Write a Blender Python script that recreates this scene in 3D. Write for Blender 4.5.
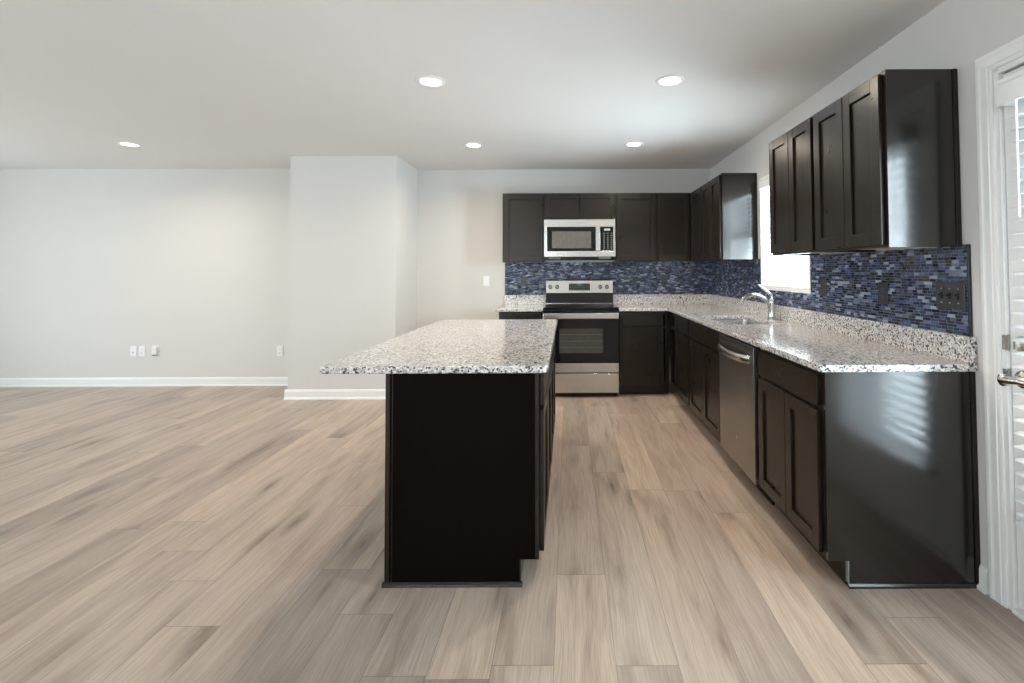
import bpy, bmesh, math, random
from mathutils import Vector, Matrix

for o in list(bpy.data.objects):
    bpy.data.objects.remove(o)
scene = bpy.context.scene
COL = scene.collection
R = random.Random(7)

# ------------------------------------------------------------------ camera
F_PX, CX, CY = 492.98, 568.82, 256.56
PITCH, YAW, ROLL, CAM_H = 0.0288, 0.0016, 0.0038, 1.2712
cam_data = bpy.data.cameras.new('camera')
cam_data.sensor_fit = 'HORIZONTAL'
cam_data.sensor_width = 36.0
cam_data.lens = F_PX / 1024 * 36.0
cam_data.shift_x = -(CX - 512) / 1024
cam_data.shift_y = (CY - 341.5) / 1024
cam_data.clip_start = 0.05
cam = bpy.data.objects.new('camera', cam_data)
COL.objects.link(cam)
F0 = Vector((math.sin(YAW), math.cos(YAW), 0)); X1 = Vector((math.cos(YAW), -math.sin(YAW), 0)); ZV = Vector((0, 0, 1))
DV = F0 * math.cos(PITCH) + ZV * math.sin(PITCH); UV_ = -F0 * math.sin(PITCH) + ZV * math.cos(PITCH)
RT = X1 * math.cos(ROLL) - UV_ * math.sin(ROLL); UP = X1 * math.sin(ROLL) + UV_ * math.cos(ROLL)
m = Matrix.Identity(4)
for i in range(3):
    m[i][0], m[i][1], m[i][2] = RT[i], UP[i], -DV[i]
m[2][3] = CAM_H
cam.matrix_world = m
scene.camera = cam

# ------------------------------------------------------------------ room measures
W = 1.648        # right wall
B = 5.664        # kitchen back wall
BL = 5.560       # living back wall
C = 2.4425       # ceiling
XL = -7.3        # left wall
YR = -3.3        # rear wall (behind the camera)
ZC, ZT = 0.859, 0.889     # underside and top of the stone
ZG = 0.997       # top of the stone upstand
UZ0, UZ1 = 1.3655, 2.1176 # wall cabinets
YN = 2.0095      # near end of the right run

# ------------------------------------------------------------------ light
world = bpy.data.worlds.new('world'); scene.world = world; world.use_nodes = True
nt = world.node_tree; nt.nodes.clear()
wo = nt.nodes.new('ShaderNodeOutputWorld'); bg = nt.nodes.new('ShaderNodeBackground')
tc = nt.nodes.new('ShaderNodeTexCoord'); sx = nt.nodes.new('ShaderNodeSeparateXYZ'); cr = nt.nodes.new('ShaderNodeValToRGB')
nt.links.new(tc.outputs['Generated'], sx.inputs[0])
mr = nt.nodes.new('ShaderNodeMapRange'); mr.inputs[1].default_value = -1; mr.inputs[2].default_value = 1
nt.links.new(sx.outputs[2], mr.inputs[0]); nt.links.new(mr.outputs[0], cr.inputs[0])
e = cr.color_ramp.elements
e[0].position = 0.0; e[0].color = (.42, .44, .40, 1)
e[1].position = 1.0; e[1].color = (.62, .80, 1.0, 1)
for p_, c_ in ((.47, (.55, .57, .54, 1)), (.52, (.95, .98, 1.0, 1)), (.7, (.80, .90, 1.0, 1))):
    q = e.new(p_); q.color = c_
nt.links.new(cr.outputs[0], bg.inputs[0]); nt.links.new(bg.outputs[0], wo.inputs[0])
bg.inputs[1].default_value = 2.2

def area(name, loc, direction, sx_, sy_, power, color, parent=None, shape='RECTANGLE', spread=180):
    d = bpy.data.lights.new(name, 'AREA'); d.shape = shape; d.size = sx_
    if shape == 'RECTANGLE': d.size_y = sy_
    d.energy = power; d.color = color; d.spread = math.radians(spread)
    o = bpy.data.objects.new(name, d); COL.objects.link(o)
    o.rotation_euler = Vector(direction).to_track_quat('-Z', 'Y').to_euler(); o.location = loc
    if parent: o.parent = parent
    return o
DAY = (.88, .94, 1.0)
SKYBLUE = (.76, .90, 1.0)   # the left, sink and door openings face open sky
TILT = .35       # aims the daylight lamps upward to brighten the ceiling, imitating ground bounce
# window openings (wall, a0, a1, z0, z1): the daylight of every window enters here
WIN_SINK = (3.335, 4.185, 1.110, 2.050)          # on the right wall, along Y
WIN_RIGHT = (-2.35, -0.55, .45, 2.10)            # right wall behind the camera
WIN_REAR = [(-5.9, -4.1, .35, 2.15), (-2.4, -.6, .35, 2.15)]
WIN_LEFT = [(-1.6, .2, .45, 2.15), (1.9, 4.1, .45, 2.15)]
DOOR = (.91, 1.872, 0.0, 2.03)                   # right wall, along Y
for a in WIN_REAR:
    area('daylight_rear', ((a[0]+a[1])/2, YR-.30, (a[2]+a[3])/2-.1), (0, 1, TILT), a[1]-a[0], a[3]-a[2], 38, DAY)
for a in WIN_LEFT:
    area('daylight_left', (XL-.30, (a[0]+a[1])/2, (a[2]+a[3])/2-.1), (1, 0, TILT), a[1]-a[0], a[3]-a[2], 66, SKYBLUE)
a = WIN_RIGHT
area('daylight_right', (W+.30, (a[0]+a[1])/2, (a[2]+a[3])/2-.1), (-1, 0, TILT), a[1]-a[0], a[3]-a[2], 50, DAY)
a = WIN_SINK
area('daylight_sink', (W+.30, (a[0]+a[1])/2, (a[2]+a[3])/2), (-1, 0, TILT), a[1]-a[0], a[3]-a[2], 95, SKYBLUE)
area('daylight_door', (W+.30, 1.37, 1.12), (-1, 0, 0), .78, 1.65, 66, SKYBLUE)

vs = scene.view_settings
scene.display_settings.display_device = 'sRGB'
vs.view_transform = 'Standard'; vs.look = 'None'; vs.gamma = 1.0; vs.use_curve_mapping = False
vs.exposure = 0.42

# ------------------------------------------------------------------ materials
class N:
    """tiny node builder"""
    def __init__(s, name):
        s.m = bpy.data.materials.new(name); s.m.use_nodes = True; s.t = s.m.node_tree; s.t.nodes.clear()
        s.out = s.n('OutputMaterial'); s.p = s.n('BsdfPrincipled'); s.l(s.p.outputs[0], s.out.inputs[0])
    def n(s, t, **k):
        x = s.t.nodes.new('ShaderNode' + t)
        for a, b in k.items(): setattr(x, a, b)
        return x
    def l(s, a, b): s.t.links.new(a, b)
    def v(s, inp, val):
        if hasattr(val, 'is_linked') or isinstance(val, bpy.types.NodeSocket): s.l(val, inp)
        else: inp.default_value = val
    def math(s, op, a, b=0.0, c=0.0):
        x = s.n('Math', operation=op); s.v(x.inputs[0], a); s.v(x.inputs[1], b); s.v(x.inputs[2], c); return x.outputs[0]
    def pos(s): return s.n('NewGeometry').outputs['Position']
    def sep(s, v): return s.n('SeparateXYZ'), v
    def xyz(s, v):
        x = s.n('SeparateXYZ'); s.l(v, x.inputs[0]); return x.outputs
    def comb(s, a, b, c):
        x = s.n('CombineXYZ'); s.v(x.inputs[0], a); s.v(x.inputs[1], b); s.v(x.inputs[2], c); return x.outputs[0]
    def scale(s, vec, k):
        x = s.n('VectorMath', operation='MULTIPLY'); s.l(vec, x.inputs[0]); x.inputs[1].default_value = k; return x.outputs[0]
    def noise(s, vec, sc, det=2, rough=.5, dist=0, out=0):
        x = s.n('TexNoise'); s.l(vec, x.inputs['Vector']); x.inputs['Scale'].default_value = sc
        x.inputs['Detail'].default_value = det; x.inputs['Roughness'].default_value = rough; x.inputs['Distortion'].default_value = dist
        return x.outputs[out]
    def ramp(s, f, stops, interp='LINEAR'):
        x = s.n('ValToRGB'); s.l(f, x.inputs[0]); r = x.color_ramp; r.interpolation = interp
        while len(r.elements) > 1: r.elements.remove(r.elements[-1])
        r.elements[0].position = stops[0][0]; r.elements[0].color = (*stops[0][1], 1)
        for p, c in stops[1:]:
            q = r.elements.new(p); q.color = (*c, 1)
        return x.outputs[0]
    def mix(s, f, a, b, blend='MIX'):
        x = s.n('Mix', data_type='RGBA', blend_type=blend); s.v(x.inputs[0], f)
        for i, q in ((6, a), (7, b)):
            if isinstance(q, tuple): x.inputs[i].default_value = (*q, 1)
            else: s.l(q, x.inputs[i])
        return x.outputs[2]
    def bump(s, h, strength=.2, dist=.01):
        x = s.n('Bump'); s.l(h, x.inputs['Height']); x.inputs['Strength'].default_value = strength; x.inputs['Distance'].default_value = dist
        s.l(x.outputs[0], s.p.inputs['Normal']); return x
    def set(s, **k):
        for a, b in k.items():
            i = s.p.inputs[a.replace('_', ' ')]
            if isinstance(b, tuple) and len(b) == 3: b = (*b, 1)
            s.v(i, b)
        return s

def simple(name, col, rough=.5, metal=0.0, var=.03, scale=30.0, bump=0.0, **k):
    """a plain colour with a faint procedural mottling"""
    n = N(name); f = n.noise(n.pos(), scale, 3)
    lo = tuple(max(0, c * (1 - var)) for c in col); hi = tuple(min(1, c * (1 + var)) for c in col)
    n.l(n.ramp(f, [(.3, lo), (.7, hi)]), n.p.inputs['Base Color'])
    n.set(Roughness=rough, Metallic=metal, **k)
    if bump: n.bump(f, bump, .002)
    return n.m

M = {}
M['wall'] = simple('wall_paint', (.700, .680, .655), .75, var=.006, scale=3, bump=.0)
M['ceiling'] = simple('ceiling_paint', (.80, .788, .772), .9, var=.006, scale=3)
M['trim'] = simple('white_trim_paint', (.86, .855, .84), .35, var=.01)
M['plastic'] = simple('white_plastic', (.88, .88, .88), .3, var=.01)
M['blind'] = simple('blind_slat_white', (.90, .90, .90), .45, var=.01, Subsurface_Weight=0.0)
M['darkplastic'] = simple('dark_switch_plastic', (.030, .032, .038), .3, var=.1)
M['black'] = simple('black_enamel', (.006, .006, .007), .25, var=.1, Specular_IOR_Level=.35)
M['blackglass'] = simple('black_glass', (.007, .007, .008), .06, var=.05, Specular_IOR_Level=.35)
M['innerglass'] = simple('oven_window_screen', (.05, .048, .042), .12, var=.15, scale=20)
M['maple'] = simple('raw_maple_underside', (.62, .47, .33), .5, var=.12, scale=9)
M['screw'] = simple('screw_metal', (.5, .5, .5), .3, .9)
M['nickel'] = simple('satin_nickel', (.56, .54, .51), .24, 1.0, var=.02)
M['chrome'] = simple('chrome', (.60, .61, .62), .12, 1.0, var=.01)
M['vinyl'] = simple('window_vinyl_white', (.88, .88, .87), .35, var=.01)
M['display'] = simple('display_green_black', (.01, .022, .018), .15, var=.2)
M['mark'] = simple('panel_marking_grey', (.20, .20, .19), .4)
M['rubber'] = simple('grey_seal', (.10, .10, .10), .6)
M['backdrop'] = simple('added_backdrop_grey', (.20, .205, .21), .8, var=.05, scale=6)
M['ground'] = simple('outside_concrete', (.55, .54, .51), .9, var=.08, scale=2)

def glass(name):
    m = bpy.data.materials.new(name); m.use_nodes = True; t = m.node_tree; t.nodes.clear()
    o = t.nodes.new('ShaderNodeOutputMaterial'); tr = t.nodes.new('ShaderNodeBsdfTransparent'); gl = t.nodes.new('ShaderNodeBsdfGlossy')
    fr = t.nodes.new('ShaderNodeFresnel'); mx = t.nodes.new('ShaderNodeMixShader')
    tr.inputs[0].default_value = (.97, .985, .98, 1); gl.inputs['Roughness'].default_value = .02; ge = t.nodes.new('ShaderNodeNewGeometry'); mi = t.nodes.new('ShaderNodeMapRange'); mi.inputs[3].default_value = 1.45; mi.inputs[4].default_value = 1/1.45
    t.links.new(ge.outputs['Backfacing'], mi.inputs[0]); t.links.new(mi.outputs[0], fr.inputs[0])
    t.links.new(fr.outputs[0], mx.inputs[0]); t.links.new(tr.outputs[0], mx.inputs[1]); t.links.new(gl.outputs[0], mx.inputs[2]); t.links.new(mx.outputs[0], o.inputs[0])
    return m
M['glass'] = glass('window_glass')

def steel(name, axis, tone=.62, rough=.26):
    n = N(name); p = n.pos()
    k = {'x': (1.5, 90, 400), 'z': (300, 300, 1.5), 'y': (90, 1.5, 400)}[axis]
    f = n.noise(n.scale(p, k), 1.0, 3)
    n.l(n.ramp(f, [(.3, (tone*.92, tone*.90, tone*.86)), (.7, (tone*1.04, tone*1.02, tone*.98))]), n.p.inputs['Base Color'])
    n.set(Metallic=1.0, Roughness=rough)
    n.bump(f, .06, .001)
    return n.m
M['steel'] = steel('brushed_stainless_steel', 'x')
M['steel_dark'] = steel('dishwasher_steel', 'y', .33, .3)
M['steel_sink'] = steel('sink_steel', 'y', .6, .22)

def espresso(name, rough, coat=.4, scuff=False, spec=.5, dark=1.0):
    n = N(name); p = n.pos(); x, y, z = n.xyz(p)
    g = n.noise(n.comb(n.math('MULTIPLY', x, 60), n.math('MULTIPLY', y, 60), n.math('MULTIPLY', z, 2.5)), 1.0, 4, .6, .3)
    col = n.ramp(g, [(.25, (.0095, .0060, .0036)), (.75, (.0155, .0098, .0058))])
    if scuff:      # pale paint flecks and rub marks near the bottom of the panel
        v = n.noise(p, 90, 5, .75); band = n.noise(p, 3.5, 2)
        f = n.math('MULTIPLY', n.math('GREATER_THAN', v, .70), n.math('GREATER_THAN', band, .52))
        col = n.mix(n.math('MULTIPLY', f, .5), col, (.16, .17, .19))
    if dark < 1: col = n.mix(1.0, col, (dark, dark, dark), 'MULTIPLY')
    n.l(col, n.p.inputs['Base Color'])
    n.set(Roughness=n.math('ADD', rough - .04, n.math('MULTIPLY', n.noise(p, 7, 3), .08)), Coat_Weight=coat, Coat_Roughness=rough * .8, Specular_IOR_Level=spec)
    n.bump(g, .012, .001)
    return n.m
M['espresso'] = espresso('espresso_cabinet_finish', .29, .0, spec=.40)
M['panel'] = espresso('espresso_gloss_end_panel', .18, .5, True, dark=.4)
M['groove'] = simple('cabinet_shadow_edge', (.006, .005, .004), .5)

def granite():
    n = N('speckled_granite'); p = n.pos()
    big = n.noise(p, 9, 3)
    n1 = n.noise(p, 95, 3, .62, .2); n2 = n.noise(n.scale(p, (1.0, 1.1, .9)), 150, 3, .6)
    v = n.n('TexVoronoi'); n.l(p, v.inputs['Vector']); v.inputs['Scale'].default_value = 150
    base = n.mix(n1, (.52, .485, .46), (.78, .755, .74))
    base = n.mix(n.math('MULTIPLY', n.math('GREATER_THAN', n.xyz(v.outputs['Color'])[0], .72), .75), base, (.90, .90, .90))
    base = n.mix(n.math('MULTIPLY', n.math('GREATER_THAN', n.xyz(v.outputs['Color'])[1], .80), .7), base, (.46, .39, .35))
    v2 = n.n('TexVoronoi'); n.l(n.scale(p, (1, 1.05, 1.1)), v2.inputs['Vector']); v2.inputs['Scale'].default_value = 120
    dk = n.math('GREATER_THAN', n.math('ADD', n.xyz(v2.outputs['Color'])[0], n.math('MULTIPLY', n.math('SUBTRACT', n2, .5), .5)), .79)
    base = n.mix(n.math('MULTIPLY', dk, .93), base, (.030, .030, .034))
    gy = n.math('GREATER_THAN', n.math('ADD', n.xyz(v2.outputs['Color'])[1], n.math('MULTIPLY', n.math('SUBTRACT', n1, .5), .6)), .80)
    base = n.mix(n.math('MULTIPLY', gy, .6), base, (.24, .23, .23))
    n.l(base, n.p.inputs['Base Color'])
    n.set(Roughness=.13, Coat_Weight=.3, Coat_Roughness=.08)
    return n.m
M['granite'] = granite()

def mosaic():
    n = N('navy_linear_glass_mosaic'); p = n.pos(); x, y, z = n.xyz(p)
    RH = .0136
    u = n.math('ADD', x, y); zz = n.math('DIVIDE', n.math('SUBTRACT', z, ZG), RH); row = n.math('FLOOR', zz); fz = n.math('FRACT', zz)
    wr = n.n('TexWhiteNoise', noise_dimensions='1D'); n.l(row, wr.inputs['W'])
    wd = n.math('ADD', .030, n.math('MULTIPLY', wr.outputs['Value'], .022))           # each row its own tile length
    uu = n.math('ADD', n.math('DIVIDE', u, wd), n.math('MULTIPLY', wr.outputs['Value'], 37.0)); col = n.math('FLOOR', uu); fu = n.math('FRACT', uu)
    wn = n.n('TexWhiteNoise', noise_dimensions='2D'); n.l(n.comb(col, row, 0), wn.inputs['Vector'])
    wn2 = n.n('TexWhiteNoise', noise_dimensions='3D'); n.l(n.comb(col, row, 5.5), wn2.inputs['Vector'])
    tile = n.ramp(wn.outputs['Value'], [(0, (.005, .008, .020)), (.30, (.012, .022, .070)), (.52, (.032, .054, .140)), (.70, (.072, .105, .23)), (.83, (.15, .19, .30)), (.92, (.34, .40, .52))], 'CONSTANT')
    mot = n.noise(p, 220, 2)
    tile = n.mix(.5, tile, n.mix(mot, (.35, .35, .35), (1, 1, 1)), 'MULTIPLY')
    g1 = n.math('LESS_THAN', fz, .10); g2 = n.math('LESS_THAN', n.math('MULTIPLY', fu, wd), .0016)
    gr = n.math('MAXIMUM', g1, g2)
    n.l(n.mix(gr, tile, (.20, .225, .28)), n.p.inputs['Base Color'])
    n.l(n.math('ADD', n.math('MULTIPLY', gr, .5), n.math('ADD', .08, n.math('MULTIPLY', wn2.outputs['Value'], .22))), n.p.inputs['Roughness'])
    # each little tile sits at a slightly different tilt
    geo = n.n('NewGeometry')
    off = n.n('VectorMath', operation='SUBTRACT'); n.l(wn2.outputs['Color'], off.inputs[0]); off.inputs[1].default_value = (.5, .5, .5)
    sc = n.n('VectorMath', operation='SCALE'); n.l(off.outputs[0], sc.inputs[0]); sc.inputs[3].default_value = .22
    ad = n.n('VectorMath', operation='ADD'); n.l(geo.outputs['Normal'], ad.inputs[0]); n.l(sc.outputs[0], ad.inputs[1])
    nm = n.n('VectorMath', operation='NORMALIZE'); n.l(ad.outputs[0], nm.inputs[0])
    bp = n.n('Bump'); n.l(n.math('SUBTRACT', 1.0, gr), bp.inputs['Height']); bp.inputs['Strength'].default_value = .4; bp.inputs['Distance'].default_value = .001
    n.l(nm.outputs[0], bp.inputs['Normal']); n.l(bp.outputs[0], n.p.inputs['Normal'])
    n.set(Specular_IOR_Level=.6)
    return n.m
M['mosaic'] = mosaic()

def planks():
    n = N('greige_oak_plank_floor')
    uv = n.n('UVMap'); uv.uv_map = 'plank'; u, v, _ = n.xyz(uv.outputs[0])
    at = n.n('Attribute'); at.attribute_name = 'tone'; r1, r2, r3 = n.xyz(at.outputs['Vector'])
    seed = n.math('MULTIPLY', r2, 40.0)
    warp = n.noise(n.comb(n.math('MULTIPLY', u, 5), n.math('MULTIPLY', v, 2.2), seed), 1.0, 2)
    uw = n.math('ADD', u, n.math('MULTIPLY', n.math('SUBTRACT', warp, .5), .045))
    broad = n.noise(n.comb(n.math('MULTIPLY', uw, 9), n.math('MULTIPLY', v, 1.15), seed), 1.0, 4, .6, .5)
    streak = n.noise(n.comb(n.math('MULTIPLY', uw, 42), n.math('MULTIPLY', v, 1.6), seed), 1.0, 4, .6)
    fine = n.noise(n.comb(n.math('MULTIPLY', uw, 210), n.math('MULTIPLY', v, 5), seed), 1.0, 3, .6)
    base = n.ramp(broad, [(.24, (.250, .189, .152)), (.37, (.420, .333, .272)), (.52, (.512, .416, .346)), (.75, (.575, .478, .405))])
    base = n.mix(.38, base, n.ramp(streak, [(.30, (.66, .63, .60)), (.52, (1, 1, 1)), (.8, (1.0, 1.0, 1.0))]), 'MULTIPLY')
    base = n.mix(.50, base, n.ramp(fine, [(.35, (.62, .60, .57)), (.6, (1, 1, 1))]), 'MULTIPLY')
    # knots: sparse dark swirls
    kv = n.n('TexVoronoi'); n.l(n.comb(n.math('MULTIPLY_ADD', uw, 7.0, n.math('MULTIPLY', streak, .5)), n.math('MULTIPLY', v, 1.7), seed), kv.inputs['Vector']); kv.inputs['Scale'].default_value = 1.0
    rare = n.math('GREATER_THAN', n.xyz(kv.outputs['Color'])[0], .62)
    kd = n.n('MapRange'); n.l(kv.outputs['Distance'], kd.inputs[0]); kd.inputs[1].default_value = .05; kd.inputs[2].default_value = .50; kd.inputs[3].default_value = 1; kd.inputs[4].default_value = 0
    ring = n.math('MULTIPLY_ADD', n.math('SINE', n.math('MULTIPLY', kv.outputs['Distance'], 45)), .07, .72)
    base = n.mix(n.math('MULTIPLY', n.math('MULTIPLY', n.math('POWER', kd.outputs[0], 1.8), rare), ring), base, (.13, .098, .078))
    tone = n.ramp(r1, [(0, (.77, .755, .755)), (.3, (.93, .915, .91)), (.7, (1.04, 1.03, 1.01)), (1, (1.20, 1.16, 1.11))])
    base = n.mix(1.0, base, tone, 'MULTIPLY')
    eu = n.math('LESS_THAN', n.math('MINIMUM', u, n.math('SUBTRACT', .2005, u)), .0009)
    ev = n.math('LESS_THAN', v, .0022)
    ed = n.math('MAXIMUM', eu, ev)
    base = n.mix(n.math('MULTIPLY', ed, .62), base, (.07, .055, .045))
    n.l(base, n.p.inputs['Base Color'])
    n.l(n.math('MULTIPLY_ADD', streak, .12, .29), n.p.inputs['Roughness'])
    h = n.math('SUBTRACT', n.math('MULTIPLY', fine, .25), ed)
    n.bump(h, .22, .0015)
    return n.m
M['planks'] = planks()

def emis(name, col, st):
    n = N(name); n.set(Base_Color=(.9, .9, .88), Emission_Color=col, Emission_Strength=st, Roughness=.5); return n.m
M['lamp'] = emis('downlight_lens', (1.0, .93, .82), 9.0)

# ------------------------------------------------------------------ geometry helpers
def box(bm, x0, x1, y0, y1, z0, z1):
    vs_ = [bm.verts.new((x, y, z)) for x in (min(x0, x1), max(x0, x1)) for y in (min(y0, y1), max(y0, y1)) for z in (min(z0, z1), max(z0, z1))]
    for f in ((0, 1, 3, 2), (4, 6, 7, 5), (0, 4, 5, 1), (2, 3, 7, 6), (0, 2, 6, 4), (1, 5, 7, 3)):
        bm.faces.new([vs_[i] for i in f])
def prism(bm, pts, axis, a0, a1):
    """extrude a 2-D outline along an axis ('x','y','z')"""
    def P(p, a):
        return {'x': (a, p[0], p[1]), 'y': (p[0], a, p[1]), 'z': (p[0], p[1], a)}[axis]
    lo = [bm.verts.new(P(p, a0)) for p in pts]; hi = [bm.verts.new(P(p, a1)) for p in pts]
    bm.faces.new(lo); bm.faces.new(hi[::-1])
    for i in range(len(pts)):
        j = (i + 1) % len(pts); bm.faces.new((lo[i], lo[j], hi[j], hi[i]))
def cyl(bm, c, d, r, L, seg=24, r2=None):
    """cylinder or cone starting at c along direction d"""
    d = Vector(d).normalized(); q = d.to_track_quat('Z', 'Y'); r2 = r if r2 is None else r2
    a = [bm.verts.new(Vector(c) + q @ Vector((r * math.cos(t), r * math.sin(t), 0))) for t in [2 * math.pi * i / seg for i in range(seg)]]
    b = [bm.verts.new(Vector(c) + q @ Vector((r2 * math.cos(t), r2 * math.sin(t), L))) for t in [2 * math.pi * i / seg for i in range(seg)]]
    bm.faces.new(a[::-1]); bm.faces.new(b)
    for i in range(seg):
        j = (i + 1) % seg; bm.faces.new((a[i], a[j], b[j], b[i]))
def lathe(bm, c, d, prof, seg=28):
    """revolve [(radius, height)] about direction d from c"""
    q = Vector(d).normalized().to_track_quat('Z', 'Y'); rings = []
    for r, h in prof:
        rings.append([bm.verts.new(Vector(c) + q @ Vector((max(r, 1e-4) * math.cos(2*math.pi*i/seg), max(r, 1e-4) * math.sin(2*math.pi*i/seg), h))) for i in range(seg)])
    for k in range(len(rings) - 1):
        for i in range(seg):
            j = (i + 1) % seg; bm.faces.new((rings[k][i], rings[k][j], rings[k+1][j], rings[k+1][i]))
    bm.faces.new(rings[0][::-1]); bm.faces.new(rings[-1])
def sweep(bm, pts, rad, seg=14, flat=1.0):
    """tube through points; rad number or list; flat squashes the section"""
    pts = [Vector(p) for p in pts]; n_ = len(pts); rad = rad if isinstance(rad, (list, tuple)) else [rad] * n_
    rings = []
    for i, p in enumerate(pts):
        t = (pts[min(i+1, n_-1)] - pts[max(i-1, 0)]).normalized()
        side = t.cross(Vector((0, 1, 0)) if abs(t.y) < .9 else Vector((1, 0, 0))).normalized(); up = side.cross(t).normalized()
        rings.append([bm.verts.new(p + side * (rad[i] * flat * math.cos(2*math.pi*k/seg)) + up * (rad[i] * math.sin(2*math.pi*k/seg))) for k in range(seg)])
    for a, b in zip(rings, rings[1:]):
        for k in range(seg):
            j = (k + 1) % seg; bm.faces.new((a[k], a[j], b[j], b[k]))
    bm.faces.new(rings[0][::-1]); bm.faces.new(rings[-1])
def slab(bm, xs, ys, inside, z0, z1):
    """slab with holes, from a grid of cells"""
    V = {}
    def g(i, j, z):
        k = (i, j, z)
        if k not in V: V[k] = bm.verts.new((xs[i], ys[j], z))
        return V[k]
    cells = {(i, j) for i in range(len(xs)-1) for j in range(len(ys)-1) if inside((xs[i]+xs[i+1])/2, (ys[j]+ys[j+1])/2)}
    for i, j in cells:
        bm.faces.new((g(i, j, z1), g(i+1, j, z1), g(i+1, j+1, z1), g(i, j+1, z1)))
        bm.faces.new((g(i, j+1, z0), g(i+1, j+1, z0), g(i+1, j, z0), g(i, j, z0)))
        for di, dj, a, b in ((-1, 0, (i, j), (i, j+1)), (1, 0, (i+1, j+1), (i+1, j)), (0, -1, (i+1, j), (i, j)), (0, 1, (i, j+1), (i+1, j+1))):
            if (i+di, j+dj) not in cells:
                bm.faces.new((g(*a, z0), g(*a, z1), g(*b, z1), g(*b, z0)))

def obj(name, bm, mat, parent=None, bevel=0.0, smooth=False, seg=2, label=None):
    me = bpy.data.meshes.new(name); bmesh.ops.recalc_face_normals(bm, faces=bm.faces)
    if parent is not None:
        p = parent; off = Vector((0, 0, 0))
        while p is not None: off += p.location; p = p.parent
        bmesh.ops.translate(bm, verts=bm.verts, vec=-off)
    bm.to_mesh(me); bm.free(); me.materials.append(M[mat] if isinstance(mat, str) else mat)
    o = bpy.data.objects.new(name, me); COL.objects.link(o)
    if parent is not None: o.parent = parent
    if smooth:
        for f in me.polygons: f.use_smooth = True
        me.set_sharp_from_angle(angle=math.radians(40))
    if bevel:
        b = o.modifiers.new('bevel', 'BEVEL'); b.width = bevel; b.segments = seg; b.limit_method = 'ANGLE'; b.angle_limit = math.radians(40); b.harden_normals = False
    if label: o['label'] = label
    return o
def new(): return bmesh.new()
def bx(name, dims, mat, parent=None, bevel=0.0, label=None):
    b = new(); box(b, *dims); return obj(name, b, mat, parent, bevel, label=label)
def thing(name, label, cat, loc=(0, 0, 0), group=None):
    o = bpy.data.objects.new(name, None); COL.objects.link(o); o.location = loc; o.empty_display_size = .1
    o['label'] = label; o['category'] = cat
    if group: o['group'] = group
    return o
def tag(o, label, cat, group=None):
    o['label'] = label; o['category'] = cat
    if group: o['group'] = group
    return o
def struct(o, label=None):
    o['kind'] = 'structure'
    if label: o['label'] = label
    return o

# orientation frames: map (u along the run, w outward from the face, z) to world
class FR:
    def __init__(s, kind, face): s.k, s.f = kind, face
    def b(s, bm, u0, u1, w0, w1, z0, z1):
        if s.k == '-x': box(bm, s.f - w1, s.f - w0, u0, u1, z0, z1)
        elif s.k == '+x': box(bm, s.f + w0, s.f + w1, u0, u1, z0, z1)
        elif s.k == '-y': box(bm, u0, u1, s.f - w1, s.f - w0, z0, z1)
    def p(s, u, w, z):
        return {'-x': (s.f - w, u, z), '+x': (s.f + w, u, z), '-y': (u, s.f - w, z)}[s.k]

# ------------------------------------------------------------------ the setting
# floor: every plank a face with its own tone and coordinates; joints where the photo shows them
def floor():
    me = bpy.data.meshes.new('floor'); PW, PL = .2005, 1.524
    joints = {0: 1.622, -1: 2.10, -3: 1.572, -5: 1.867, -6: 2.144, -7: 2.714, -8: 1.809, -10: 2.289, -11: 2.554, 2: 2.878, 3: 2.618}
    k0 = math.floor((XL - .15) / PW); k1 = math.ceil((W + .15 - .15) / PW)
    verts, faces, uvs, tones = [], [], [], []
    rr = random.Random(21)
    for k in range(k0, k1 + 1):
        xa = .15 + k * PW; xb = xa + PW
        j = joints.get(k, rr.uniform(0, PL)); y = j - PL * 6
        xa_, xb_ = max(xa, XL - .1), min(xb, W + .12)
        if xb_ <= xa_: continue
        while y < B + .2:
            ya, yb = max(y, YR - .1), min(y + PL, B + .1)
            t = (rr.random(), rr.random(), rr.random())
            if yb > ya:
                s = len(verts); verts += [(xa_, ya, 0), (xb_, ya, 0), (xb_, yb, 0), (xa_, yb, 0)]; faces.append((s, s+1, s+2, s+3))
                uvs += [(xa_-xa, ya-y), (xb_-xa, ya-y), (xb_-xa, yb-y), (xa_-xa, yb-y)]; tones.append(t)
            y += PL
    n_ = len(verts); f_ = [(XL-.1, YR-.1), (W+.12, YR-.1), (W+.12, B+.1), (XL-.1, B+.1)]
    me.from_pydata(verts, [], faces)
    uvl = me.uv_layers.new(name='plank')
    for i, q in enumerate(uvs): uvl.data[i].uv = q
    at = me.attributes.new('tone', 'FLOAT_VECTOR', 'FACE')
    for i, q in enumerate(tones): at.data[i].vector = q
    me.materials.append(M['planks'])
    o = bpy.data.objects.new('floor', me); COL.objects.link(o)
    return struct(o, 'greige oak look plank flooring running toward the kitchen')
floor()
struct(bx('ceiling', (XL-.15, W+.15, YR-.15, B+.15, C, C+.12), 'ceiling'), 'flat off-white painted ceiling')

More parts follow.
